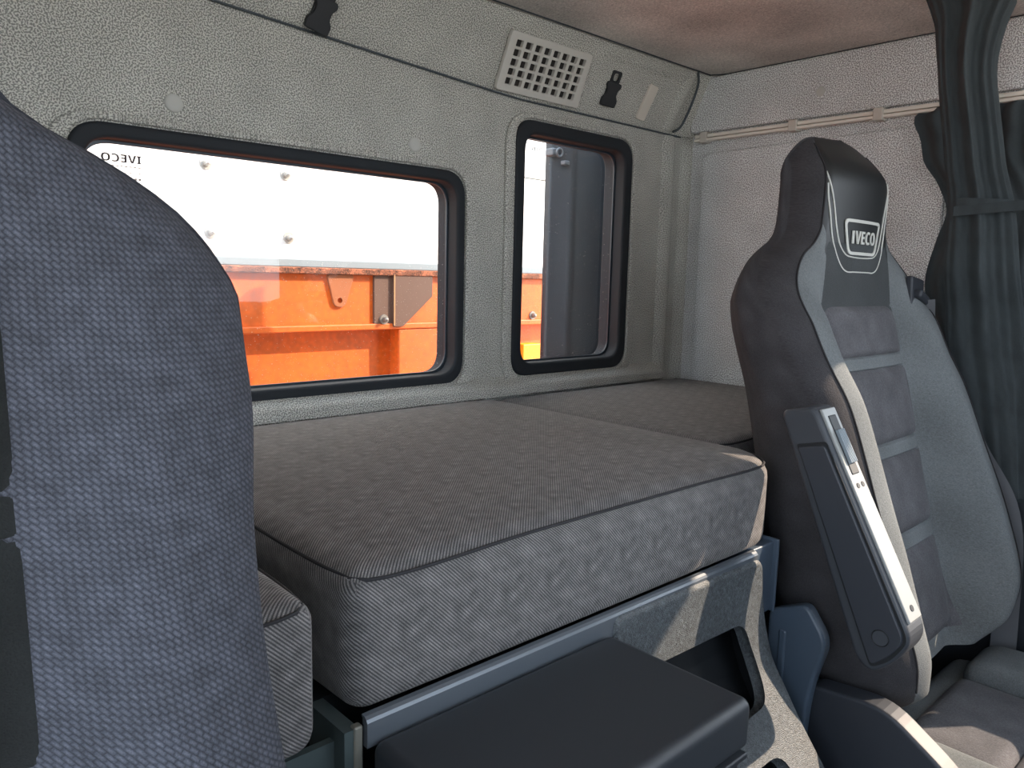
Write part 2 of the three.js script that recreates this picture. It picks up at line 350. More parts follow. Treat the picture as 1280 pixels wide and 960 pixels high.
{ // rows of fine print too small to read, and the dust lying on the glass
  const bars = []; for (const [y, n, h] of [[1.139, 9, 0.0016], [1.131, 6, 0.0012], [1.122, 4, 0.003]]) for (let i = 0; i < n; i++) bars.push(box(0.371 - i * 0.0058 - 0.0036, 0.371 - i * 0.0058, y, y + h, -0.0288, -0.0285));
  part('pane_marking', bars, plain('#9a9088', 0.9), win1);
  const dust = (x0, x1, y0, y1, count, w) => {
    const gs = []; for (let i = 0; i < count; i++) { const x = lerp(x0, x1, rnd()), y = lerp(y0, y1, rnd() ** 1.3), r = 0.0003 + 0.0005 * rnd() ** 3; gs.push(new THREE.CircleGeometry(r, 5).translate(x, y, -0.0283)); }
    const m = part('dust', gs, plain('#d8d2c8', 1), w); m.userData.kind = 'stuff';
  };
  dust(0.30, 0.91, 0.82, 1.06, 1500, win1); dust(1.09, 1.39, 0.83, 1.27, 700, win2);
}

// ---------------------------------------------------------------- upholstered bunk
function mattress(label, group, x0, x1, z1, y1, { r = 0.018, crown = 0.006, y0 = 0.646, corner = 0 } = {}) {
  const t = thing('mattress', label, 'mattress', [0, 0, 0], group);
  part('cover', cushion(x0, x1, y0, y1, 0.030, z1, r, crown, 0.004, [corner ? 70 : 40, 14, corner ? 70 : 40], corner), M.mattress, t);
  const s = 0.0035, yy = y1 - r * 0.30, o = r * 0.28;
  part('seam', tube([V3(x0 + o, yy, 0.02), V3(x0 + o - 0.001, yy + 0.001, z1 * 0.5), V3(x0 + o, yy, z1 - 0.03), V3(x0 + 0.014, yy, z1 - o), V3(lerp(x0, x1, 0.3), yy + 0.002, z1 - o + 0.003), V3(lerp(x0, x1, 0.7), yy + 0.002, z1 - o + 0.003), ...(corner ? [0, 0.25, 0.5, 0.75, 1].map((k) => V3(x1 - corner + (corner - o + 0.003) * Math.sin(k * Math.PI / 2), yy + 0.001, z1 - corner + (corner - o + 0.003) * Math.cos(k * Math.PI / 2))) : [V3(x1 - 0.014, yy, z1 - o), V3(x1 - o, yy, z1 - 0.03)]), V3(x1 - o + 0.001, yy, z1 * 0.5), V3(x1 - o, yy, 0.02)], 0.0016, false, 120, 6), M.seam, t);
  return t;
}
mattress('large dark grey ribbed bunk mattress between the two seats below the wide rear window', null, 0.30, 0.985, 0.6515, 0.766, { r: 0.022, corner: 0.08, y0: 0.6455 });
mattress('small dark grey bunk cushion in the far corner below the narrow rear window', null, 0.995, 1.612, 0.535, 0.762, { r: 0.016, crown: 0.003 });
mattress('short ribbed bunk cushion half hidden behind the near seat', null, -0.40, 0.270, 0.655, 0.758, { r: 0.02, y0: 0.634 });

{ // bunk base and its front rail
  const t = thing('bunk_frame', 'dark steel bunk base with a front rail, under the mattresses', 'bed frame');
  part('base', [box(0.285, XR, 0.0, 0.645, 0.005, 0.53), box(XL, 0.285, 0, 0.632, 0.005, 0.60), box(0.285, 0.95, 0, 0.645, 0.53, 0.60)], M.black, t);
  // sweep along x
  part('front_rail', place(swingX(extrude(shapeOf(zy([[0.600, 0.6445], [0.6555, 0.6445], [0.6555, 0.652], [0.657, 0.652], [0.657, 0.646], [0.658, 0.646], [0.658, 0.628], [0.664, 0.628], [0.664, 0.649], [0.6625, 0.6515], [0.660, 0.6535], [0.6555, 0.6540], [0.649, 0.6445], [0.649, 0.640], [0.600, 0.640]].slice(1, 12))), 0.592)), 0.305, 0, 0), M.metal, t);
  part('corner_post', [box(0.288, 0.301, 0.0, 0.645, 0.601, 0.658), box(0.20, 0.288, 0.0, 0.631, 0.635, 0.642)], plain('#4c5757', 0.5, { metalness: 0.3 }), t);
  part('post_edge', rbox(0.296, 0.304, 0.0, 0.647, 0.652, 0.660, 0.002), plain('#7c7a70', 0.5, { metalness: 0.3 }), t);
  part('end_bracket', [rbox(0.897, 0.951, 0.555, 0.654, 0.601, 0.657, 0.003), rbox(0.949, 0.954, 0.555, 0.658, 0.601, 0.664, 0.002)], M.bluegrey, t);
}

// ---------------------------------------------------------------- storage box and moulded pocket below the bunk
{
  const t = thing('storage_box', 'black plastic box with a flat lid pulled out below the bunk', 'box');
  part('lid', rbox(0.306, 0.598, 0.588, 0.636, 0.666, 0.832, 0.010, 5), M.lid, t);
  part('body', rbox(0.314, 0.592, 0.0, 0.590, 0.668, 0.826, 0.006), M.lid, t);
  part('lid_lip', rbox(0.325, 0.590, 0.582, 0.588, 0.824, 0.834, 0.002), M.lid, t);
}
{
  const prof = [[0.662, 0.668], [0.62, 0.6685], [0.58, 0.671], [0.518, 0.684], [0.474, 0.709], [0.43, 0.738], [0.39, 0.768], [0.25, 0.87], [0.04, 1.0]].map(([y, z]) => new THREE.Vector2(y, z));
  const len = [0]; for (let i = 1; i < prof.length; i++) len.push(len[i - 1] + prof[i].distanceTo(prof[i - 1]));
  const yOf = table(len.map((l, i) => [l, prof[i].x])), zOf = table(len.map((l, i) => [l, prof[i].y])), total = len[len.length - 1];
  const bend = (g) => { const p = g.attributes.position; for (let i = 0; i < p.count; i++) { const x = p.getX(i), s = -p.getY(i), h = p.getZ(i), e = 1e-3, sy = yOf(s + e) - yOf(s - e), sz = zOf(s + e) - zOf(s - e), l = Math.hypot(sy, sz); p.setXYZ(i, x, yOf(s) + (sz / l) * h, zOf(s) - (sy / l) * h); } g.computeVertexNormals(); return g; };
  const t = thing('console', 'grained grey moulded console with two open pockets beside the black box', 'console');
  const s = roundPoly([[0.604, -0.012], [0.908, -0.018], [0.918, -0.15], [0.920, -0.30], [0.920, -total + 0.01], [0.604, -total + 0.01]], [0.015, 0.02, 0.05, 0.05, 0.01, 0.01]);
  s.holes.push(roundPoly([[0.64, -0.078], [0.866, -0.084], [0.886, -0.16], [0.868, -0.204], [0.64, -0.214]], [0.02, 0.03, 0.05, 0.05, 0.02], THREE.Path));
  s.holes.push(roundPoly([[0.68, -0.242], [0.858, -0.242], [0.866, -0.36], [0.68, -0.36]], [0.03, 0.035, 0.03, 0.03], THREE.Path));
  let g = extrude(s, 0.001, 0.008, 6).translate(0, 0, -0.009);
  g = new TessellateModifier(0.012, 16).modify(g); g = boxUV(g);
  const mesh = bend(g);
  part('shell', mesh, M.grained, t);
  // pocket liners, behind the shell
  const liner = (x0, x1, s0, s1, d) => { const w = 0.004, mk = (a, b, c, e, z0, z1) => bend(new TessellateModifier(0.03, 6).modify(new THREE.BoxGeometry(b - a, e - c, z1 - z0).translate((a + b) / 2, -(c + e) / 2, (z0 + z1) / 2).toNonIndexed())); return [mk(x0, x1, s0, s1, -d - w, -d), mk(x0, x0 + w, s0, s1, -d, -0.0175), mk(x1 - w, x1, s0, s1, -d, -0.0175), mk(x0, x1, s0, s0 + w, -d, -0.0175), mk(x0, x1, s1 - w, s1, -d, -0.0175)]; };
  part('pocket', liner(0.615, 0.908, 0.050, 0.226, 0.052), M.black, t);
  part('pocket', liner(0.655, 0.890, 0.2265, 0.385, 0.052), M.black, t);
}
{
  const t = thing('plastic_divider', 'smooth blue grey plastic divider standing between the console and the far seat', 'divider');
  const s = roundPoly(zy([[0.655, 0.02], [0.655, 0.556], [0.708, 0.580], [0.740, 0.536], [0.722, 0.47], [0.716, 0.41], [0.716, 0.02]]), [0.004, 0.01, 0.012, 0.02, 0.06, 0.05, 0.004]);
  part('plate', swingX(extrude(s, 0.010, 0.005, 5)).translate(0.957, 0, 0), M.bluegrey, t);
  part('stiffening_rib', rbox(0.950, 0.960, 0.40, 0.535, 0.672, 0.684, 0.004), M.bluegrey, t);
}

// ---------------------------------------------------------------- seats
const hwNear = table([[0.40, 0.20], [0.43, 0.235], [0.48, 0.262], [0.56, 0.266], [0.66, 0.260], [0.76, 0.257], [0.84, 0.261], [0.93, 0.271], [0.98, 0.270], [1.008, 0.258], [1.032, 0.240], [1.05, 0.218], [1.066, 0.190], [1.081, 0.160], [1.096, 0.143], [1.115, 0.137], [1.16, 0.133], [1.19, 0.126], [1.212, 0.108], [1.226, 0.080], [1.234, 0.048], [1.237, 0.006]]);
const hwFar = table([[0.40, 0.20], [0.43, 0.235], [0.48, 0.268], [0.56, 0.284], [0.66, 0.281], [0.76, 0.272], [0.84, 0.268], [0.93, 0.276], [0.97, 0.270], [0.995, 0.258], [1.017, 0.240], [1.035, 0.218], [1.052, 0.187], [1.068, 0.155], [1.085, 0.141], [1.11, 0.136], [1.16, 0.133], [1.19, 0.126], [1.212, 0.116], [1.226, 0.099], [1.233, 0.077], [1.2362, 0.048], [1.237, 0.006]]);
const bolsterNear = table([[0.40, 0.035], [0.45, 0.085], [0.52, 0.10], [0.62, 0.09], [0.72, 0.07], [0.83, 0.045], [0.93, 0.028], [1.0, 0.015], [1.05, 0]]);
const bolsterFar = table([[0.40, 0.035], [0.45, 0.085], [0.52, 0.105], [0.62, 0.10], [0.72, 0.088], [0.83, 0.074], [0.89, 0.056], [0.95, 0.042], [1.0, 0.015], [1.05, 0]]);
function makeSeat(label, pos, recline, fabric, plainSide = false) {
  const hwOf = plainSide ? hwNear : hwFar, bolsterOf = plainSide ? bolsterNear : bolsterFar, back = plainSide ? 0.052 : 0.085;
  const t = thing('cab_chair', label, 'seat', pos);
  const zc = (y) => (y < 0.97 ? (0.97 - y) * recline : -0.004 * sstep(0.97, 1.06, y) - 0.05 * sstep(1.14, 1.245, y) ** 2);
  const front = (x, y) => {
    const w = hwOf(y), a = Math.min(1, Math.abs(x) / w), b = bolsterOf(y) * sstep(0.46, 0.74, a), R = (plainSide ? 0.045 : 0.037 + 0.008 * sstep(0.9, 1.1, y)) * sstep(1.237, 1.19, y) + 0.004, e = clamp((a - 0.76) / 0.24);
    return zc(y) + b - R * (1 - Math.sqrt(1 - e * e * 0.999)) - 0.012 * a * a;
  };
  const depth = (y) => back - (back - 0.012) * sstep(1.17, 1.237, y) - 0.02 * sstep(0.47, 0.40, y);
  const ys = Array.from({ length: 91 }, (_, i) => { const v = i / 90; return v < 0.8 ? lerp(0.40, 1.15, v / 0.8) : lerp(1.15, 1.237, Math.sin(((v - 0.8) / 0.2) * Math.PI / 2)); });
  const at = (v) => ys[Math.round(v * 90)];
  const te = 0.86;
  const yb = (t) => 1.022 + 0.075 * Math.pow(Math.abs(t) / te, 3);
  const cover = (from, to, n, m) => grid(n, m, (u, v) => { const q = lerp(-te - 0.004, te + 0.004, u), y = lerp(from(q), to(q), v), x = q * hwOf(y); return [x, y, front(x, y), x, y]; });
  part('front_cover', cover(() => 0.40, yb, 64, 80), fabric.front, t);
  part('headrest_face', cover(yb, () => 1.237, 56, 60), fabric.head, t);
  const around = [];
  for (let i = 0; i <= 14; i++) around.push([lerp(te, 1, Math.sin((i / 14) * Math.PI / 2)), 0]);
  for (let i = 1; i <= 10; i++) around.push([1, i / 10]);
  for (let i = 1; i <= 12; i++) around.push([1 - (i / 12) * 2, 1]);
  for (let i = 1; i <= 10; i++) around.push([-1, 1 - i / 10]);
  for (let i = 1; i <= 14; i++) around.push([-lerp(te, 1, Math.cos((i / 14) * Math.PI / 2)), 0]);
  const N = around.length - 1;
  part('side_cover', grid(N, 90, (u, v) => {
    const y = at(v), w = hwOf(y), [a, k] = around[Math.round(u * N)], zf = front(Math.abs(a) * w, y), zb = zc(y) - depth(y);
    const edge = front(w, y); let z = k === 0 ? zf : lerp(edge, zb, k), x = a * w;
    if (k > 0 && Math.abs(a) === 1) x = a * (w + 0.006 * Math.sin(Math.PI * k) - 0.016 * sstep(0.6, 1, k));
    if (k === 1 && Math.abs(a) < 1) { z = zb - (plainSide ? 0.004 : 0.012) * (1 - a * a); x = a * (w - 0.016); }
    return [x, y, z, Math.abs(a) * w + k * 0.12, y];
  }), fabric.side, t);
  const line = (pts, r = 0.0016) => tube(pts.map(([x, y]) => V3(x, y, front(x, y) + 0.0006)), r, false, pts.length * 5, 6);
  if (!plainSide) for (const s of [-1, 1]) part('seam', line(Array.from({ length: 40 }, (_, i) => { const y = lerp(0.46, 1.22, i / 39); return [s * te * hwOf(y), y]; })), M.seam, t);
  // padded centre: four pads and the stitched bands between them
  const hx = 0.137;
  const pad = (y0, y1, h, round) => grid(40, 22, (u, v) => {
    const y = lerp(y0, y1, v), c = round ? Math.max(0, (y - (y1 - 0.035)) / 0.035) : 0, w = hx - 0.03 * (1 - Math.sqrt(1 - c * c * 0.98));
    const x = lerp(-w, w, u), e = Math.min(sstep(0, 0.10, u) * sstep(1, 0.90, u), 1), f = sstep(0, 0.16, v) * sstep(1, 0.84, v);
    return [x, y, front(x, y) - 0.001 + h * Math.sqrt(e * f), x, y];
  });
  for (const [a, b, r] of [[0.885, 0.968, true], [0.745, 0.866, false], [0.602, 0.724, false], [0.425, 0.578, false]]) part('pad', pad(a, r && plainSide ? 1.03 : b, 0.011, r), fabric.pad, t);
  for (const [a, b] of [[0.864, 0.887], [0.722, 0.747], [0.576, 0.604]]) part('band', pad(a, b, 0.006, false), fabric.band, t);
  if (!plainSide) part('neck_panel', grid(40, 20, (u, v) => { const y = lerp(0.955, 1.075, v), w = lerp(0.136, 0.114, v), x = lerp(-w, w, u), e = Math.min(sstep(0, 0.05, u), sstep(1, 0.95, u)); return [x, y, front(x, y) + 0.0015 * e - 0.0004 - 0.002 * sstep(0.85, 1, v), x, y]; }), fabric.neck, t, 'darker fabric panel below the headrest');
  // cushion
  const cu = (x0, x1, y0, y1, z0, z1, r, c) => cushion(x0, x1, y0, y1, z0, z1, r, c, 0.003, [18, 8, 22]);
  const zb = zc(0.42) - 0.03;
  part('cushion', cu(-0.27, 0.27, 0.22, 0.322, zb, zb + 0.50, 0.03, 0.004), fabric.front, t);
  for (const s of [-1, 1]) part('cushion_bolster', cu(s * 0.205 - 0.065, s * 0.205 + 0.065, 0.27, 0.365, zb + 0.05, zb + 0.50, 0.03, 0.006), fabric.front, t);
  for (const [a, b] of [[0.05, 0.185], [0.188, 0.335], [0.338, 0.495]]) part('cushion_pad', cu(-0.137, 0.137, 0.29, 0.340, zb + a, zb + b, 0.014, 0.006), fabric.pad, t);
  part('base', [rbox(-0.22, 0.22, 0.16, 0.225, zb + 0.03, zb + 0.46, 0.01), rbox(-0.17, 0.17, 0.0, 0.16, zb + 0.08, zb + 0.40, 0.02)], M.black, t);
    return { t, front, zb, line };
}
const near = makeSeat('coarsely woven dark blue grey seat filling the left foreground', [-0.062, 0, 0.70], 0.10, { front: M.weave, head: M.weave, side: M.weave, pad: M.plush, band: M.plush }, true);
const far = makeSeat('dark grey seat with silver lettered headrest badge and raised armrest', [1.288, 0, 0.60], 0.27, { front: M.knit, head: M.leather, side: M.side, pad: M.suede, band: M.knit, neck: M.neck });
{ // badge and piping on the far seat's headrest
  const t = far.t, px = ([u, v]) => [-0.112 * Math.sin(Math.min(1, ((1081 - u) * 0.0029) / 0.165) * Math.PI / 2), 1.081 - (v - 297) * 0.00108];
  const mirrorLine = (list) => { const L = list.map(px), R = L.slice().reverse().map(([x, y]) => [-x * 0.92, y]); return [...L, ...R]; };
  part('piping', far.line(mirrorLine([[1023, 212], [1030, 222], [1037, 238], [1044, 262], [1049, 290], [1055, 315], [1062, 327], [1070, 330]]), 0.0014), M.silver, t, 'silver inner piping');
  part('piping', far.line(mirrorLine([[1022, 228], [1029, 246], [1036, 270], [1043, 305], [1051, 332], [1058, 347], [1064, 352], [1072, 352]]), 0.0014), M.silver, t, 'silver outer piping');
  const conform = (g, lift) => { const p = g.attributes.position; for (let i = 0; i < p.count; i++) { const x = p.getX(i), y = p.getY(i) + 1.076; p.setXYZ(i, x, y, far.front(x, y) + lift + p.getZ(i)); } g.computeVertexNormals(); return g; };
  const o = [[-0.067, 0.029], [-0.052, -0.027], [0.050, -0.027], [0.067, 0.029]], inn = [[-0.061, 0.0242], [-0.0475, -0.0222], [0.0455, -0.0222], [0.061, 0.0242]];
  const fr = roundPoly(o, 0.012); fr.holes.push(roundPoly(inn, 0.009, THREE.Path));
  const badge = part('badge', conform(new TessellateModifier(0.008, 6).modify(extrude(fr, 0.0016)), 0.001), M.silver, t, 'silver badge frame');
  part('lettering', conform(merged([lettering('VECO', 0.074, 0.021, 0.0016).translate(0.0085, 0.001, 0), new THREE.BoxGeometry(0.0058, 0.0202, 0.0016).translate(-0.0365, 0.001, 0.0008)]), 0.001), M.silver, badge, 'silver raised letters');
}
{ // armrest folded up along the near side of the far seat (in world metres, moved into the seat's own frame)
  const t = far.t, off = [-1.288, 0, -0.60];
  const arm = part('armrest', swingX(extrude(roundPoly(zy([[0.664, 0.838], [0.710, 0.850], [0.850, 0.588], [0.832, 0.556], [0.806, 0.532], [0.786, 0.545]]), [0.012, 0.014, 0.02, 0.02, 0.012, 0.02]), 0.038, 0.006, 4)).translate(0.932, 0, 0).translate(...off), M.armrest, t, 'raised dark plastic armrest');
  const side = roundPoly(zy([[0.694, 0.795], [0.728, 0.803], [0.842, 0.588], [0.826, 0.562], [0.806, 0.545]]), [0.004, 0.004, 0.012, 0.014, 0.008]);
  part('side_plate', swingX(extrude(side, 0.003, 0.0015, 2)).translate(0.9232, 0, 0).translate(...off), M.armside, arm);
  part('groove', swingX(extrude(roundPoly(zy([[0.6905, 0.798], [0.729, 0.8075], [0.8455, 0.588], [0.828, 0.5575], [0.805, 0.5405]]), [0.004, 0.004, 0.012, 0.014, 0.008]), 0.004)).translate(0.9254, 0, 0).translate(...off), M.black, arm);
  part('pivot_cap', place(new THREE.CylinderGeometry(0.0095, 0.0095, 0.003, 28), 0.9228, 0.583, 0.815, 0, 0, Math.PI / 2).translate(...off), M.armrest, arm);
  part('pivot_ring', place(new THREE.TorusGeometry(0.0098, 0.0008, 8, 32), 0.9215, 0.583, 0.815, 0, Math.PI / 2).translate(...off), M.black, arm);
  // the front face of the armrest runs along this line; fittings sit on it
  const A = V3(0.951, 0.850, 0.711), dir = V3(0, 0.588 - 0.850, 0.850 - 0.710).normalize(), ang = Math.atan2(-dir.y, dir.z);
  const onFace = (g, d, x = 0, lift = 0.0) => { g.rotateX(ang); const n = V3(0, dir.z, -dir.y); return g.translate(A.x + x - 0.0, A.y + dir.y * d + n.y * lift, A.z + dir.z * d + n.z * lift).translate(...off); };
  part('front_trim', onFace(new RoundedBoxGeometry(0.036, 0.004, 0.270, 3, 0.0015), 0.141, 0, 0.0006), plain('#8f908d', 0.4), arm, 'pale grey front trim');
  part('latch_slot', onFace(new RoundedBoxGeometry(0.020, 0.004, 0.078, 3, 0.0015), 0.055, 0, 0.0018), M.black, arm);
  const wheel = []; for (let i = 0; i < 5; i++) wheel.push(onFace(new RoundedBoxGeometry(0.0022, 0.010, 0.044, 2, 0.0008), 0.058, -0.0074 + i * 0.0037, 0.003));
  part('latch', wheel, plain('#7c868c', 0.4), arm);
  for (const x of [-0.006, 0.007]) part('screw_hole', onFace(new THREE.CylinderGeometry(0.0034, 0.0034, 0.003, 16), 0.108, x, 0.0019), M.black, arm);
  part('screw_hole', onFace(new THREE.CylinderGeometry(0.004, 0.004, 0.003, 16), 0.262, 0.0, 0.0019), M.black, arm);
  // belt guide on the far shoulder, belt, buckle, side shield
  part('belt_guide', [place(new RoundedBoxGeometry(0.056, 0.070, 0.012, 4, 0.004), 1.490, 0.982, 0.612, -0.1, -0.02, -0.14).translate(...off), place(new RoundedBoxGeometry(0.050, 0.016, 0.020, 4, 0.006), 1.497, 0.982, 0.620, 0, 0, -0.35).translate(...off)], M.armside, t, 'black belt guide');
  const path = [[1.502, 0.976, 0.622], [1.546, 0.925, 0.614], [1.572, 0.865, 0.632], [1.583, 0.79, 0.662], [1.587, 0.70, 0.712], [1.586, 0.60, 0.77], [1.576, 0.40, 0.79], [1.57, 0.2, 0.79]].map((p) => V3(...p));
  const curve = new THREE.CatmullRomCurve3(path), ribbon = (h) => grid(60, 4, (u, v) => { const p = curve.getPoint(u), d = curve.getTangent(u), w = V3(0.15, 0.35, 0.9).cross(d).cross(d).normalize(), s = (v - 0.5) * 0.040; return [p.x + w.x * s + off[0] + h, p.y + w.y * s, p.z + w.z * s + off[2], v * 0.05, u * 0.8]; });
  part('seat_belt', [ribbon(0), ribbon(0.0014)], plain('#67686b', 0.8), t, 'grey woven seat belt');
  const sh = roundPoly(zy([[0.70, 0.10], [0.70, 0.455], [0.805, 0.466], [0.885, 0.415], [0.96, 0.345], [1.06, 0.325], [1.06, 0.10]]), [0.01, 0.02, 0.03, 0.03, 0.03, 0.02, 0.01]);
  part('side_shield', swingX(extrude(sh, 0.026, 0.005, 4)).translate(0.988, 0, 0).translate(...off), M.armside, t, 'black side shield');
  part('belt_buckle', rbox(1.040, 1.060, 0.345, 0.392, 0.895, 0.930, 0.005).translate(...off), plain('#4b3f5a', 0.35), t, 'dark belt buckle');
}

// ---------------------------------------------------------------- curtains and rail on the driver's side
{
  const t = thing('curtain_rail', 'pale plastic curtain rail running along the side wall', 'rail');
  part('rail', [rbox(1.606, 1.620, 1.338, 1.346, 0.040, 1.02, 0.002), rbox(1.604, 1.620, 1.330, 1.3365, 0.040, 1.02, 0.002)], plain('#e4dccf', 0.5), t);
  for (const z of [0.066, 0.29, 0.47]) part('rail_clip', rbox(1.602, 1.625, 1.326, 1.351, z - 0.010, z + 0.010, 0.003), plain('#c4bcb0', 0.5), t);
}
{
  const t = thing('curtain', 'black side curtain hanging from the pale rail behind the bunched one', 'curtain');
  const zl = table([[0.60, 0.64], [0.80, 0.63], [0.908, 0.608], [1.014, 0.584], [1.09, 0.598], [1.141, 0.611], [1.194, 0.592], [1.241, 0.562], [1.279, 0.554], [1.32, 0.538], [1.336, 0.552]]);
  const zr = table([[0.6, 1.06], [0.8, 1.03], [0.95, 0.995], [1.11, 0.95], [1.25, 0.897], [1.336, 0.93]]);
  part('fabric', [0, 0.0015].map((h) => grid(150, 60, (u, v) => {
    const y = lerp(0.615, 1.336, v), pinch = Math.exp(-(((y - 1.141) / 0.06) ** 2)), z0 = zl(y), z1 = zr(y), z = lerp(z0, z1, u);
    const f = Math.sin(u * 2 * Math.PI * 9 + 0.6 * Math.sin(v * 5)) * (0.011 - 0.006 * pinch) + Math.sin(u * 2 * Math.PI * 4.3 + v * 3) * 0.006;
    return [1.609 + f * 0.5 * (0.75 + 0.25 * Math.sin(v * 2)) + h, y, z, u * 0.9, y];
  })), M.curtain, t);
  for (let i = 0; i < 5; i++) part('hook', rbox(1.598, 1.606, 1.328, 1.342, 0.60 + i * 0.075, 0.607 + i * 0.075, 0.002), M.beige, t);
}
{
  const t = thing('curtain', 'black bunched curtain hanging from the ceiling, tied by a fabric strap', 'curtain');
  const rows = [[1.480, 1.432, 0.606, 0.712], [1.452, 1.43, 0.618, 0.738], [1.42, 1.43, 0.628, 0.728], [1.349, 1.45, 0.632, 0.714], [1.288, 1.48, 0.632, 0.717], [1.222, 1.52, 0.630, 0.720], [1.137, 1.548, 0.634, 0.736], [1.043, 1.555, 0.634, 0.750], [0.94, 1.590, 0.634, 0.760], [0.80, 1.602, 0.660, 0.784], [0.625, 1.602, 0.713, 0.803]].reverse();
  const cx = table(rows.map((r) => [r[0], r[1]])), za = table(rows.map((r) => [r[0], r[2]])), zb = table(rows.map((r) => [r[0], r[3]]));
  part('fabric', grid(180, 80, (u, v) => {
    const y = lerp(0.625, 1.478, v), a = u * 2 * Math.PI, zm = (za(y) + zb(y)) / 2, hz = (zb(y) - za(y)) / 2, hx = 0.006 + 0.016 * sstep(0.85, 1.1, y) * (0.7 + 0.6 * sstep(1.2, 1.45, y));
    const twist = 0.8 * Math.sin(y * 4), fold = 0.5 * Math.sin(7 * a + twist) + 0.3 * Math.sin(11 * a + 2 + y * 3) + 0.2 * Math.sin(17 * a + y * 5), k = 1 + 0.17 * fold * (0.6 + sstep(1.3, 1.47, y));
    return [cx(y) + hx * Math.cos(a) * (1 + 0.55 * fold), y, zm + hz * Math.sin(a) * (1 + 0.06 * fold) + 0.004 * fold, u * 0.8, y];
  }), M.curtain, t);
  part('tie_strap', [0, 0.001].map((h) => grid(60, 4, (u, v) => { const a = lerp(0.55, 1, u) * Math.PI * 2, y = 1.137 + (v - 0.5) * 0.018; return [1.548 + (0.034 + h) * Math.cos(a - 2.6), y + 0.012 * u, 0.686 + (0.055 + h) * Math.sin(a - 2.6), u * 0.2, v * 0.02]; })), M.curtain, t);
  part('tie_strap', grid(30, 4, (u, v) => [lerp(1.513, 1.50, u), 1.134 + 0.012 * u + (v - 0.5) * 0.017, lerp(0.655, 0.90, u), u * 0.3, v * 0.02]), M.curtain, t);
}

// ---------------------------------------------------------------- fittings on the lining
const onHeader = (t, x, y) => { t.position.set(x, y, headZ(y, x)); t.rotation.x = TH; };
{
  const t = thing('vent_grille', 'pale grey plastic vent grille with square holes above the narrow window', 'vent');
  onHeader(t, 1.104, 1.400);
  const s = roundPoly([[-0.113, -0.053], [0.113, -0.053], [0.106, 0.053], [-0.113, 0.053]], 0.006);
  for (let j = 0; j < 5; j++) for (let i = 0; i < 8; i++) { const x = -0.0875 + i * 0.0245, y = -0.034 + j * 0.017; s.holes.push(rrect(x - 0.0082, x + 0.0082, y - 0.0060, y + 0.0060, 0.0015, THREE.Path, 2)); }
  part('plate', extrude(s, 0.006, 0.0012, 2).translate(0, 0, 0.0015), M.grille, t);
  part('backing', box(-0.105, 0.100, -0.047, 0.047, 0.0002, 0.001), plain('#2a2623', 0.9), t);
}
{
  const t = thing('cover_plate', 'narrow beige blanking plate beside the small black clip', 'plate');
  onHeader(t, 1.428, 1.394); t.rotation.z = -0.10;
  part('plate', extrude(rrect(-0.0145, 0.0145, -0.039, 0.039, 0.006), 0.004, 0.002, 3), M.beige, t);
}
function buckle(label, x, y, turn, swing, s = 1) {
  const t = thing('strap_clip', label, 'clip');
  onHeader(t, x, y); t.rotation.z = turn; t.scale.setScalar(s);
  const body = roundPoly([[-0.019, -0.030], [0.019, -0.030], [0.020, -0.014], [0.0135, -0.006], [0.0135, 0.006], [0.019, 0.014], [0.017, 0.022], [-0.017, 0.022], [-0.019, 0.014], [-0.0135, 0.006], [-0.0135, -0.006], [-0.020, -0.014]], 0.004);
  const b = part('body', extrude(body, 0.007, 0.002, 3).translate(0, 0, 0.004), M.black, t); b.rotation.y = swing;
  const loop = rrect(-0.012, 0.012, 0.018, 0.046, 0.005); loop.holes.push(rrect(-0.006, 0.006, 0.025, 0.041, 0.005, THREE.Path));
  const l = part('loop', extrude(loop, 0.004, 0.001, 2).translate(0, 0, 0.003), M.black, t); l.rotation.y = swing;
  part('back_prong', rbox(-0.017, 0.006, -0.027, 0.012, 0.0005, 0.006, 0.002), M.black, t);
}
buckle('black strap clip hanging at the top edge above the wide window', 0.628, 1.398, -0.22, -0.2);
buckle('black strap clip hanging between the vent grille and the beige plate', 1.302, 1.395, 0.0, -0.35, 0.95);
function plug(label, place3, axis) {
  const t = thing('trim_plug', label, 'plug', place3);
  const g = new THREE.LatheGeometry([[0, 0.0045], [0.0075, 0.004], [0.0115, 0.0025], [0.0128, 0], [0.0128, -0.002]].map(([a, b]) => new THREE.Vector2(a, b)), 28);
  const m = part('cap', g, plain('#bfbeb6', 0.7), t);
  if (axis === 'x') m.rotation.z = Math.PI / 2; else m.rotation.x = Math.PI / 2;
}
plug('round grey plug in the lining above the left part of the wide window', [0.409, 1.230, 0.001], 'z');
plug('round grey plug in the lining above the right end of the wide window', [0.820, 1.227, 0.001], 'z');
plug('round grey plug in the side wall lining above the curtain rail', [1.617, 1.402, 0.343], 'x');

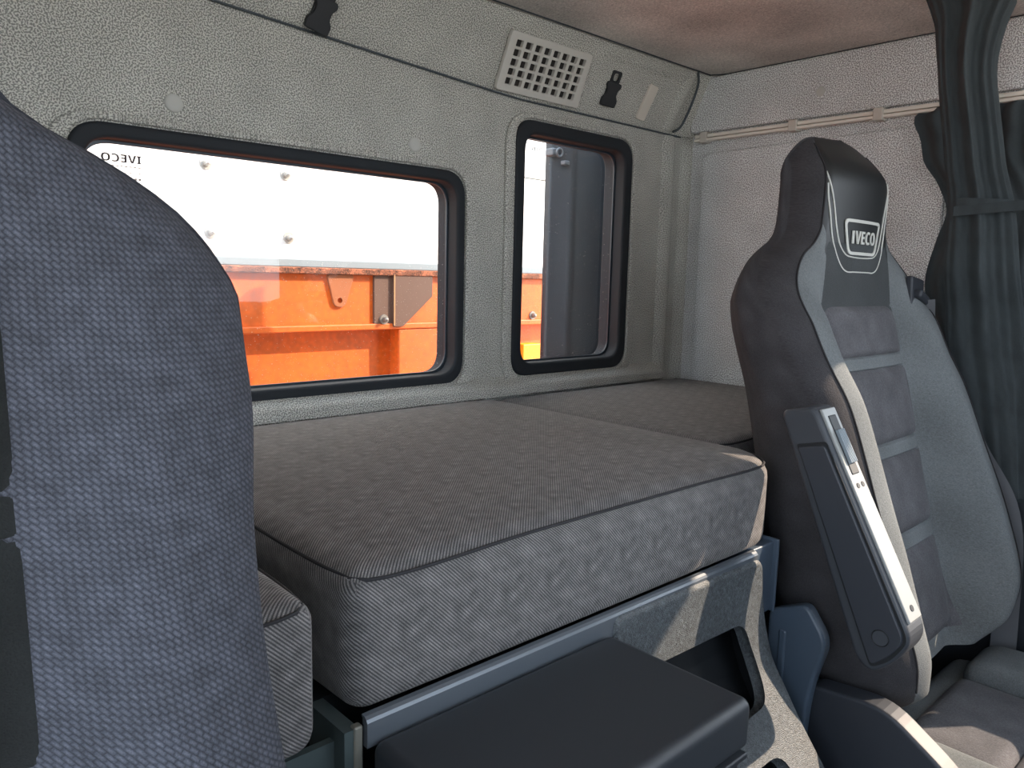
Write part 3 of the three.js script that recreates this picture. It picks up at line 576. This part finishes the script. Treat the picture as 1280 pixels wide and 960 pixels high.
// ---------------------------------------------------------------- dashboard and wheel, in front of the seats
{
  const t = thing('dashboard', 'dark moulded dashboard across the front of the cab below the windscreen', 'dashboard');
  const prof = roundPoly(zy([[1.50, 0.30], [1.46, 0.62], [1.54, 0.78], [1.66, 0.82], [1.895, 0.76], [1.895, 0.30]]), [0.03, 0.04, 0.04, 0.06, 0.01, 0.02]);
  part('top', boxUV(swingX(extrude(prof, XR - XL - 0.01, 0.004, 2)).translate(XL + 0.005, 0, 0)), M.armside, t);
  const hood = roundPoly(zy([[1.42, 0.74], [1.44, 0.86], [1.58, 0.89], [1.66, 0.83], [1.60, 0.78]]), 0.02);
  part('instrument_hood', swingX(extrude(hood, 0.46, 0.008, 3)).translate(1.06, 0, 0), M.black, t);
  const w = thing('steering_wheel', 'black three spoke steering wheel before the dashboard', 'steering wheel', [1.29, 0.80, 1.30]);
  w.rotation.x = -0.95;
  part('rim', new THREE.TorusGeometry(0.215, 0.016, 14, 64), M.leather, w);
  part('hub', new THREE.CylinderGeometry(0.075, 0.085, 0.045, 32).rotateX(Math.PI / 2), M.armside, w);
  for (const a of [0.1, Math.PI - 0.1, -Math.PI / 2]) part('spoke', new RoundedBoxGeometry(0.145, 0.04, 0.018, 3, 0.006).translate(0.135, 0, 0).rotateZ(a), M.armside, w);
  part('column', new THREE.CylinderGeometry(0.045, 0.05, 0.10, 24).rotateX(Math.PI / 2).translate(0, 0, 0.06), M.black, w);
}

// ---------------------------------------------------------------- outside, behind the cab
struct('ground', box(-40, 40, -1.3, -1.2, -40, 40), M.ground);
{
  const Z = -0.8, t = thing('trailer', 'white and orange steel truck body close behind the cab', 'trailer');
  part('white_panel', rbox(-1.2, 3.2, 1.338, 2.9, Z - 0.05, Z, 0.003), M.white, t, 'upper white panel');
  part('white_panel', rbox(-1.2, 3.2, 1.01, 1.334, Z - 0.05, Z, 0.003), M.white, t, 'lower white panel');
  part('lip', rbox(-1.2, 3.2, 0.996, 1.014, Z - 0.06, Z + 0.03, 0.004), M.rust, t, 'rusty top edge of the orange beam');
  part('grey_strip', rbox(-1.2, 3.2, 1.014, 1.036, Z - 0.04, Z + 0.006, 0.003), plain('#7f888a', 0.6), t, 'weathered grey strip');
  part('beam', rbox(-1.2, 3.2, 0.852, 0.998, Z - 0.06, Z + 0.012, 0.004), M.orange, t, 'orange beam');
  part('ledge', rbox(-1.2, 3.2, 0.838, 0.856, Z - 0.06, Z + 0.022, 0.004), M.orange, t);
  part('lower_plate', rbox(-1.2, 3.2, -0.4, 0.842, Z - 0.10, Z - 0.03, 0.003), M.orange, t);
  part('upright', rbox(1.325, 1.480, 0.0, 0.838, Z - 0.04, Z + 0.018, 0.004), M.orange, t, 'orange upright plate');
  part('upright', rbox(1.845, 1.935, 0.0, 0.770, Z - 0.04, Z + 0.018, 0.004), M.yellow, t, 'yellow orange upright');
  part('foot_strip', rbox(1.33, 1.60, 0.665, 0.69, Z - 0.04, Z + 0.03, 0.003), M.yellow, t);
  const bolt = (x, y, z, m, r = 0.0108) => {
    const g = [place(new THREE.CylinderGeometry(r * 1.35, r * 1.45, 0.004, 24), x, y, z + 0.002, Math.PI / 2), place(new THREE.CylinderGeometry(r * 0.75, r * 0.85, 0.013, 6), x, y, z + 0.0095, Math.PI / 2), place(new THREE.SphereGeometry(r * 0.62, 12, 8), x, y, z + 0.014)];
    part('bolt', g, m, t);
  };
  for (const [x, y] of [[0.765, 1.260], [0.976, 1.255], [0.772, 1.094], [0.982, 1.091]]) bolt(x, y, Z, M.steel);
  for (const [x, y] of [[1.270, 0.868], [1.493, 0.868], [1.888, 0.870]]) bolt(x, y, Z + 0.012 + (x < 1.4 ? 0.008 : 0), plain('#8a8278', 0.5, { metalness: 0.6 }), 0.0105);
  // bent steel bracket: base plate against the beam and a fin standing out
  part('bracket_plate', rbox(1.237, 1.310, 0.846, 1.000, Z + 0.010, Z + 0.020, 0.002), M.dirtyPlate, t, 'grimy brown bracket plate');
  part('bracket_fin', extrude(roundPoly([[1.300, 1.002], [1.443, 1.002], [1.443, 0.936], [1.335, 0.846], [1.300, 0.846]], 0.004), 0.006, 0.001, 1).translate(0, 0, Z + 0.02), M.dirtyPlate, t, 'grimy brown bracket fin');
  part('bracket_edge', tube([V3(1.302, 0.85, Z + 0.028), V3(1.302, 0.93, Z + 0.028), V3(1.302, 1.0, Z + 0.028)], 0.0022), plain('#c08a5c', 0.6), t);
  // rust-stained lug with a hole
  const lug = roundPoly([[1.085, 0.996], [1.172, 0.996], [1.142, 0.905], [1.108, 0.905]], [0.01, 0.01, 0.016, 0.016]); const eye = new THREE.Path(); eye.absarc(1.125, 0.924, 0.009, 0, Math.PI * 2, true); lug.holes.push(eye);
  part('lug', extrude(lug, 0.006, 0.0015, 2).translate(0, 0, Z + 0.012), plain('#9a5a34', 0.8), t, 'rust stained lug');
  // faint scuff on the white panel
  part('scuff', extrude(roundPoly([[1.10, 1.195], [1.17, 1.188], [1.19, 1.175], [1.13, 1.172]], 0.01), 0.0004).translate(0, 0, Z), plain('#b9bcb8', 0.9), t);
}
{
  const t = thing('air_intake_stack', 'dark painted upright air duct outside the narrow rear window', 'duct');
  const s = roundPoly([[1.462, 0.318], [1.462, 0.300], [1.502, 0.250], [1.69, 0.250], [1.71, 0.27], [1.71, 0.318]], [0.004, 0.012, 0.016, 0.01, 0.01, 0.004]);
  const g = extrude(s, 2.0).rotateX(-Math.PI / 2); g.translate(0, -0.64, 0);
  part('duct', boxUV(g), M.stack, t);
  part('clamp', [rbox(1.452, 1.472, 1.312, 1.332, -0.31, -0.28, 0.005), rbox(1.475, 1.494, 1.290, 1.301, -0.275, -0.258, 0.003), place(new THREE.TorusGeometry(0.010, 0.0032, 8, 20), 1.468, 1.320, -0.272)], plain('#5d6266', 0.5), t, 'worn clamp at the top');
}

{
  const t = thing('side_fairing', 'upright cab side fairing outside, behind the far rear corner', 'fairing');
  part('panel', rbox(1.715, 1.745, -0.60, 1.60, -0.27, -0.062, 0.008), plain('#4a545c', 0.5), t);
}

scene.traverse((o) => { if (o.isMesh) { o.castShadow = true; o.receiveShadow = true; } });
renderer.render(scene, camera);
